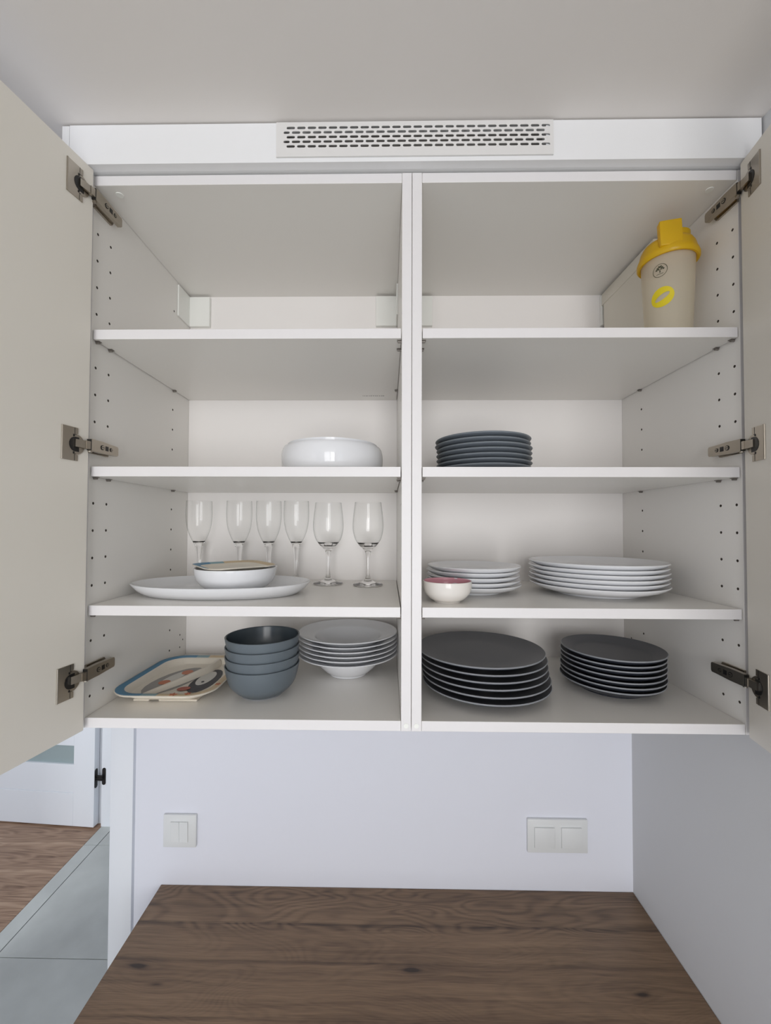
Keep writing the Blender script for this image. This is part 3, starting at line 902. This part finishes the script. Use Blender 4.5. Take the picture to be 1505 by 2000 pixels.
# ------------------------------------------------------------------ rounded-rectangle ware (kids tray and small printed plate)
def rrect(hx, hy, r, n=8):
    out = []
    for cx, cy, a0 in ((hx - r, hy - r, 0), (-(hx - r), hy - r, 90), (-(hx - r), -(hy - r), 180), (hx - r, -(hy - r), 270)):
        for k in range(n + 1):
            a = math.radians(a0 + 90 * k / n)
            out.append((cx + r * math.cos(a), cy + r * math.sin(a)))
    return out
def rr_dish(name, rings, mats):
    """rings: (hx, hy, r, z, material of the band that follows)."""
    bm = bmesh.new()
    R = [[bm.verts.new((x, y, z)) for x, y in rrect(hx, hy, r)] for hx, hy, r, z, _ in rings]
    n = len(R[0])
    for i in range(len(R) - 1):
        for k in range(n):
            f = bm.faces.new((R[i][k], R[i][(k + 1) % n], R[i + 1][(k + 1) % n], R[i + 1][k]))
            f.material_index = rings[i][4]
    f = bm.faces.new(R[0]); f.material_index = rings[0][4]
    f = bm.faces.new(R[-1]); f.material_index = rings[-1][4]
    return finish(bm, name, mats, True, 0.7)
HX, HY = 0.1015, 0.1220
TR = empty('kids_tray', (-0.4785, 0.1610, T))
tag(TR, 'rounded kids tray printed with a penguin and starfish, beside the blue-grey bowls', 'tray')
link('dish', rr_dish('dish', [
    (HX - 0.034, HY - 0.034, 0.030, 0.0068, 0), (HX - 0.024, HY - 0.024, 0.038, 0.0095, 0), (HX - 0.0185, HY - 0.0185, 0.040, 0.0185, 0),
    (HX - 0.0150, HY - 0.0150, 0.042, 0.0218, 1), (HX - 0.0015, HY - 0.0015, 0.050, 0.0232, 0), (HX, HY, 0.050, 0.0222, 0), (HX - 0.0012, HY - 0.0012, 0.050, 0.0200, 0),
    (HX - 0.015, HY - 0.015, 0.043, 0.0178, 0), (HX - 0.022, HY - 0.022, 0.040, 0.0080, 0), (HX - 0.030, HY - 0.030, 0.036, 0.0040, 0)], [BEIGE, RIMP]), TR)
def ribbon_ridge(pts, w, h, z, m, name, par):
    bm = bmesh.new()
    pts = catmull(pts, 6)
    secs = []
    for i, p in enumerate(pts):
        a, b = Vector(pts[max(0, i - 1)][:2]), Vector(pts[min(len(pts) - 1, i + 1)][:2])
        d = (b - a).normalized(); n = Vector((-d.y, d.x))
        hh = p[2]
        sec = [(-w, 0), (-w * 0.7, hh * 0.7), (-w * 0.3, hh), (w * 0.3, hh), (w * 0.7, hh * 0.7), (w, 0)]
        secs.append([bm.verts.new((p[0] + n.x * q, p[1] + n.y * q, z + e)) for q, e in sec])
    for A, B in zip(secs, secs[1:]):
        for k in range(len(A) - 1): bm.faces.new((A[k], A[k + 1], B[k + 1], B[k]))
        bm.faces.new((A[-1], A[0], B[0], B[-1]))
    bm.faces.new(secs[0]); bm.faces.new(secs[-1])
    return link(name, finish(bm, name, m, True, 0.9), par)
ribbon_ridge([(0.030, 0.096, 0.0155), (0.026, 0.055, 0.015), (0.010, 0.015, 0.0135), (-0.012, -0.030, 0.011), (-0.040, -0.078, 0.007), (-0.052, -0.094, 0.003)], 0.0085, 0.011, 0.0062, BEIGE, 'divider', TR)
# feet under the dish
bm = bmesh.new()
add_box(bm, (-0.060, -0.092, 0.0002), (-0.028, 0.092, 0.0046), 0.002)
add_box(bm, (-0.010, -0.092, 0.0002), (0.066, 0.092, 0.0046), 0.002)
link('base_foot', finish(bm, 'base_foot', BEIGE), TR)
def flat_print(name, outlines, m, z, par, t=0.0004):
    bm = bmesh.new()
    for pts in outlines:
        A = [bm.verts.new((x, y, z)) for x, y in pts]; B = [bm.verts.new((x, y, z + t)) for x, y in pts]
        n = len(A)
        bm.faces.new(A); bm.faces.new(B)
        for i in range(n): bm.faces.new((A[i], A[(i + 1) % n], B[(i + 1) % n], B[i]))
    return link(name, finish(bm, name, m), par)
def ell(cx, cy, a, b, rot=0, n=20, t0=0, t1=360):
    out = []
    for k in range(n if t1 - t0 >= 360 else n + 1):
        t = math.radians(t0 + (t1 - t0) * k / n)
        x, y = a * math.cos(t), b * math.sin(t)
        out.append((cx + x * math.cos(rot) - y * math.sin(rot), cy + x * math.sin(rot) + y * math.cos(rot)))
    return out
def star(cx, cy, r, rot):
    out = []
    for k in range(10):
        q = r if k % 2 == 0 else r * 0.45
        a = rot + PI * k / 5
        out.append((cx + q * math.cos(a), cy + q * math.sin(a)))
    return out
zp = 0.0070
flat_print('body_print', [ell(-0.026, 0.000, 0.040, 0.080, -0.25)], P_GREY, zp, TR)
flat_print('belly_print', [ell(-0.034, 0.016, 0.013, 0.040, -0.25)], P_WHITE, zp + 0.0005, TR)
for e_ in (ell(-0.020, 0.045, 0.012, 0.014, 0.2), ell(-0.040, -0.015, 0.012, 0.012, 0.2), ell(0.004, 0.018, 0.008, 0.012, 0.2)):
    flat_print('ring_print', [e_], P_ORANGE, zp + 0.0010, TR)
flat_print('head_print', [ell(0.042, 0.000, 0.026, 0.066, 0.0)], P_DARK, zp, TR)
flat_print('face_print', [ell(0.038, 0.012, 0.016, 0.040, 0.0)], P_WHITE, zp + 0.0005, TR)
flat_print('beak_print', [ell(0.018, -0.048, 0.013, 0.010, 0.3)], P_RED, zp + 0.0010, TR)
flat_print('eye_print', [ell(0.040, -0.010, 0.003, 0.004)], P_DARK, zp + 0.0010, TR)
for e_ in (star(0.030, -0.1130, 0.0080, 0.3), star(0.056, -0.1085, 0.0064, 0.8), star(0.094, -0.060, 0.006, 0.1)):
    flat_print('starfish_print', [e_], P_STAR, 0.0226, TR, 0.0010)

# small printed plate lying tilted on the white bowl
PL = empty('kids_plate', (-0.3690, 0.1380, Z3 + 0.0514))
PL.rotation_euler = (math.radians(0.6), math.radians(-0.4), math.radians(40))
tag(PL, 'small rounded cream plate with printed rim lying on the white bowl', 'plate')
h = 0.0725
link('dish', rr_dish('dish', [
    (h - 0.026, h - 0.026, 0.022, 0.0030, 0), (h - 0.018, h - 0.018, 0.028, 0.0050, 0), (h - 0.014, h - 0.014, 0.03, 0.0085, 1),
    (h - 0.001, h - 0.001, 0.032, 0.0115, 2), (h, h, 0.032, 0.0108, 0), (h - 0.001, h - 0.001, 0.032, 0.0092, 0), (h - 0.014, h - 0.014, 0.030, 0.0062, 0), (h - 0.022, h - 0.022, 0.026, 0.0008, 0)], [BEIGE, RIMP, BEIGE]), PL)

# ------------------------------------------------------------------ glasses
def thin_glass():
    """Thin blown wall: see-through, reflecting more at grazing angles."""
    m = bpy.data.materials.new('thin_glass'); m.use_nodes = True
    N, L = m.node_tree.nodes, m.node_tree.links
    N.remove(N['Principled BSDF'])
    out = N['Material Output']
    lw = N.new('ShaderNodeLayerWeight'); lw.inputs['Blend'].default_value = 0.5
    pw = N.new('ShaderNodeMath'); pw.operation = 'POWER'; pw.inputs[1].default_value = 4.0
    L.new(lw.outputs['Facing'], pw.inputs[0])
    tint = N.new('ShaderNodeMix'); tint.data_type = 'RGBA'
    tint.inputs[6].default_value = (0.995, 0.997, 0.995, 1); tint.inputs[7].default_value = (0.55, 0.57, 0.56, 1)
    L.new(pw.outputs[0], tint.inputs[0])
    tr = N.new('ShaderNodeBsdfTransparent'); L.new(tint.outputs[2], tr.inputs[0])
    gl = N.new('ShaderNodeBsdfGlossy'); gl.inputs['Roughness'].default_value = 0.02
    fr = N.new('ShaderNodeMath'); fr.operation = 'MULTIPLY_ADD'; fr.inputs[1].default_value = 0.40; fr.inputs[2].default_value = 0.035
    L.new(pw.outputs[0], fr.inputs[0])
    mx = N.new('ShaderNodeMixShader')
    L.new(fr.outputs[0], mx.inputs[0]); L.new(tr.outputs[0], mx.inputs[1]); L.new(gl.outputs[0], mx.inputs[2])
    L.new(mx.outputs[0], out.inputs[0])
    return m
THIN = thin_glass()
def split_glass(name, outer_stem, wall, label, group, loc, base=None):
    """Thing > stem (solid glass, with foot and thick bowl bottom), bowl (thin wall)."""
    par = empty(name, loc)
    tag(par, label, 'glass', group)
    if base is None:
        stem = lathe('stem', catmull(outer_stem, 5), [GLASS], 48)
        bowl = lathe('bowl', catmull(wall, 6), [THIN], 56)
        base = (stem, bowl)
        link('stem', stem, par); link('bowl', bowl, par)
    else:
        for o in base:
            c = o.copy(); COL.objects.link(c); c.parent = par
    return par
wstem = [(0, 0.0004), (0.030, 0.0002), (0.0352, 0.0008), (0.0362, 0.0020), (0.0345, 0.0034), (0.022, 0.0062), (0.0100, 0.0120), (0.0062, 0.0180), (0.0046, 0.0300), (0.0044, 0.0500), (0.0050, 0.0700), (0.0072, 0.0810), (0.0118, 0.0880), (0.0200, 0.0955), (0.0262, 0.1030), (0.0258, 0.1040), (0.0190, 0.1005), (0.0100, 0.0965), (0.0, 0.0955)]
wwall = [(0.0263, 0.1034), (0.0318, 0.1130), (0.0362, 0.1290), (0.0376, 0.1450), (0.0362, 0.1680), (0.0340, 0.1860), (0.0322, 0.2010), (0.0319, 0.2020), (0.0314, 0.2018)]
G_ = 'wine glasses on the third shelf'
w1 = split_glass('wine_glass', wstem, wwall, 'wine glass left of the pair, next to the flutes', G_, (-0.1905, 0.290, Z3 + 0.0002))
split_glass('wine_glass', None, None, 'rightmost wine glass, next to the cabinet divider', G_, (-0.0905, 0.272, Z3 + 0.0002), list(w1.children))
fstem = [(0, 0.0004), (0.026, 0.0002), (0.0310, 0.0008), (0.0320, 0.0018), (0.0300, 0.0030), (0.018, 0.0055), (0.0080, 0.0105), (0.0050, 0.0180), (0.0044, 0.0300), (0.0050, 0.0500), (0.0068, 0.0720), (0.0090, 0.0900), (0.0122, 0.0985), (0.0150, 0.1035), (0.0146, 0.1045), (0.0100, 0.1020), (0.0, 0.1005)]
fwall = [(0.0151, 0.1040), (0.0215, 0.1175), (0.0272, 0.1340), (0.0305, 0.1530), (0.0317, 0.1720), (0.0314, 0.1900), (0.0308, 0.2060), (0.0305, 0.2070), (0.0300, 0.2068)]
FL = ['leftmost champagne flute, nearest the side panel', 'second champagne flute from the left, behind the white bowl', 'third champagne flute from the left, behind the white bowl', 'fourth champagne flute, beside the wine glasses']
f0 = None
for k, (px, y) in enumerate(((-0.5285, 0.318), (-0.4235, 0.316), (-0.3475, 0.316), (-0.2755, 0.312))):
    o = split_glass('champagne_flute', fstem, fwall, FL[k], 'champagne flutes on the third shelf', (px, y, Z3 + 0.0002), None if f0 is None else list(f0.children))
    f0 = f0 or o

# ------------------------------------------------------------------ shaker and slim storage box on the top shelf
SH = empty('shaker', (0.5145, 0.0850, Z1 + 0.0003))
SH.rotation_euler = (0, 0, 0)
tag(SH, 'milky plastic shaker with yellow flip lid in the top right corner', 'shaker')
body_o = [(0.0, 0.0), (0.034, 0.0), (0.0372, 0.0018), (0.0385, 0.006), (0.0410, 0.06), (0.0445, 0.140), (0.0458, 0.186)]
body_i = [(0.0444, 0.186), (0.0430, 0.140), (0.0395, 0.06), (0.0370, 0.008), (0.034, 0.0035), (0.0, 0.003)]
link('body', lathe('body', catmull(body_o, 3) + catmull(body_i, 3), [MILKY], 64), SH)
lid = [(0.0555, 0.148), (0.0600, 0.1475), (0.0625, 0.150), (0.0625, 0.156), (0.0605, 0.161), (0.058, 0.166), (0.055, 0.176), (0.050, 0.184), (0.038, 0.190), (0.0, 0.192)]
lid_i = [(0.0, 0.1885), (0.036, 0.187), (0.047, 0.182), (0.0525, 0.174), (0.0545, 0.165), (0.0545, 0.152), (0.0555, 0.148)]
link('lid', lathe('lid', [(r_ * 0.842, z_ + 0.017) for r_, z_ in lid + lid_i], [YEL], 72), SH)
bm = bmesh.new()
# raised cap at the back and the upright flip spout at the front
Mz = Matrix.Rotation(math.radians(-8), 4, 'Z')
add_cyl(bm, (0.014, 0.0, 0.212), (0, 0, 1), 0.026, 0.022, 40, 0)
link('cap', finish(bm, 'cap', YEL, True, 0.6), SH)
bm = bmesh.new()
tilt = Matrix.Translation((-0.021, -0.041, 0.176)) @ Matrix.Rotation(math.radians(-14), 4, 'Z') @ Matrix.Rotation(math.radians(-6), 4, 'X')
vs = add_box(bm, (-0.0190, -0.005, 0.0), (0.0190, 0.010, 0.052), 0.0025, 0, tilt)
link('flip_spout', finish(bm, 'flip_spout', YEL, True, 0.6), SH)
# print on the body: oval emblem with a tree, and a yellow ring sticker
def on_body(a, z, lift=0.0004):
    r = 0.0410 + (z - 0.06) * 0.0035 / 0.08 if z > 0.06 else 0.0385 + (z - 0.006) * 0.0025 / 0.054
    r += lift
    return Vector((r * math.cos(a), r * math.sin(a), z))
def body_patch(bm, cx, cz, pts, lift=0.0004, r0=0.043):
    vs = [bm.verts.new(on_body(-PI / 2 + cx + x / r0, cz + z, lift)) for x, z in pts]
    bm.faces.new(vs)
def body_ring(bm, cx, cz, a, b, w, rot=0, n=40, lift=0.0004, inner=None):
    O = ell(0, 0, a, b, rot, n); I = ell(0, 0, *(inner or (a - w, b - w)), rot, n)
    Vo = [bm.verts.new(on_body(-PI / 2 + cx + x / 0.043, cz + z, lift)) for x, z in O]
    Vi = [bm.verts.new(on_body(-PI / 2 + cx + x / 0.043, cz + z, lift)) for x, z in I]
    for k in range(n): bm.faces.new((Vo[k], Vo[(k + 1) % n], Vi[(k + 1) % n], Vi[k]))
EX = -0.88
bm = bmesh.new()
body_ring(bm, EX, 0.1365, 0.0120, 0.0125, 0.0009)
body_patch(bm, EX, 0.1365, [(-0.0010, -0.0040), (0.0010, -0.0040), (0.0006, 0.001), (-0.0006, 0.001)])
for x, z, r in ((0, 0.0065, 0.0022), (-0.0035, 0.0048, 0.0020), (0.0035, 0.0048, 0.0020), (-0.0055, 0.0020, 0.0018), (0.0055, 0.0020, 0.0018), (-0.002, 0.0022, 0.0015), (0.002, 0.0022, 0.0015), (-0.0018, 0.0078, 0.0012), (0.0022, 0.0080, 0.0012)):
    body_patch(bm, EX, 0.1365, ell(x, z, r, r * 0.85, 0, 10))
for k in range(7):
    body_patch(bm, EX, 0.1365, [(-0.0055 + 0.0016 * k, -0.0072), (-0.0045 + 0.0016 * k, -0.0072), (-0.0045 + 0.0016 * k, -0.0058), (-0.0055 + 0.0016 * k, -0.0058)])
link('emblem', finish(bm, 'emblem', INK), SH)
bm = bmesh.new()
body_ring(bm, EX + 0.06, 0.0850, 0.0200, 0.0185, 0.0085, 0.45, inner=(0.0135, 0.0050))
link('sticker', finish(bm, 'sticker', STICK), SH)

SB = empty('storage_box', (0.5515, 0.2450, Z1 + 0.0003))
tag(SB, 'tall slim cream storage box with lid behind the yellow-lidded shaker', 'box')
bm = bmesh.new()
g = bmesh.ops.create_cube(bm, size=1)
for v in g['verts']:
    top = v.co.z > 0
    v.co = Vector(((0.0275 if top else 0.0255) * (1 if v.co.x > 0 else -1), (0.103 if top else 0.098) * (1 if v.co.y > 0 else -1), 0.232 if top else 0.0))
bmesh.ops.bevel(bm, geom=bm.edges[:], offset=0.004, segments=3, affect='EDGES')
link('body', finish(bm, 'body', BOXM, True, 0.6), SB)
bm = bmesh.new(); add_box(bm, (-0.0292, -0.1055, 0.228), (0.0292, 0.1055, 0.2585), 0.002)
link('lid', finish(bm, 'lid', BOXM, True, 0.6), SB)
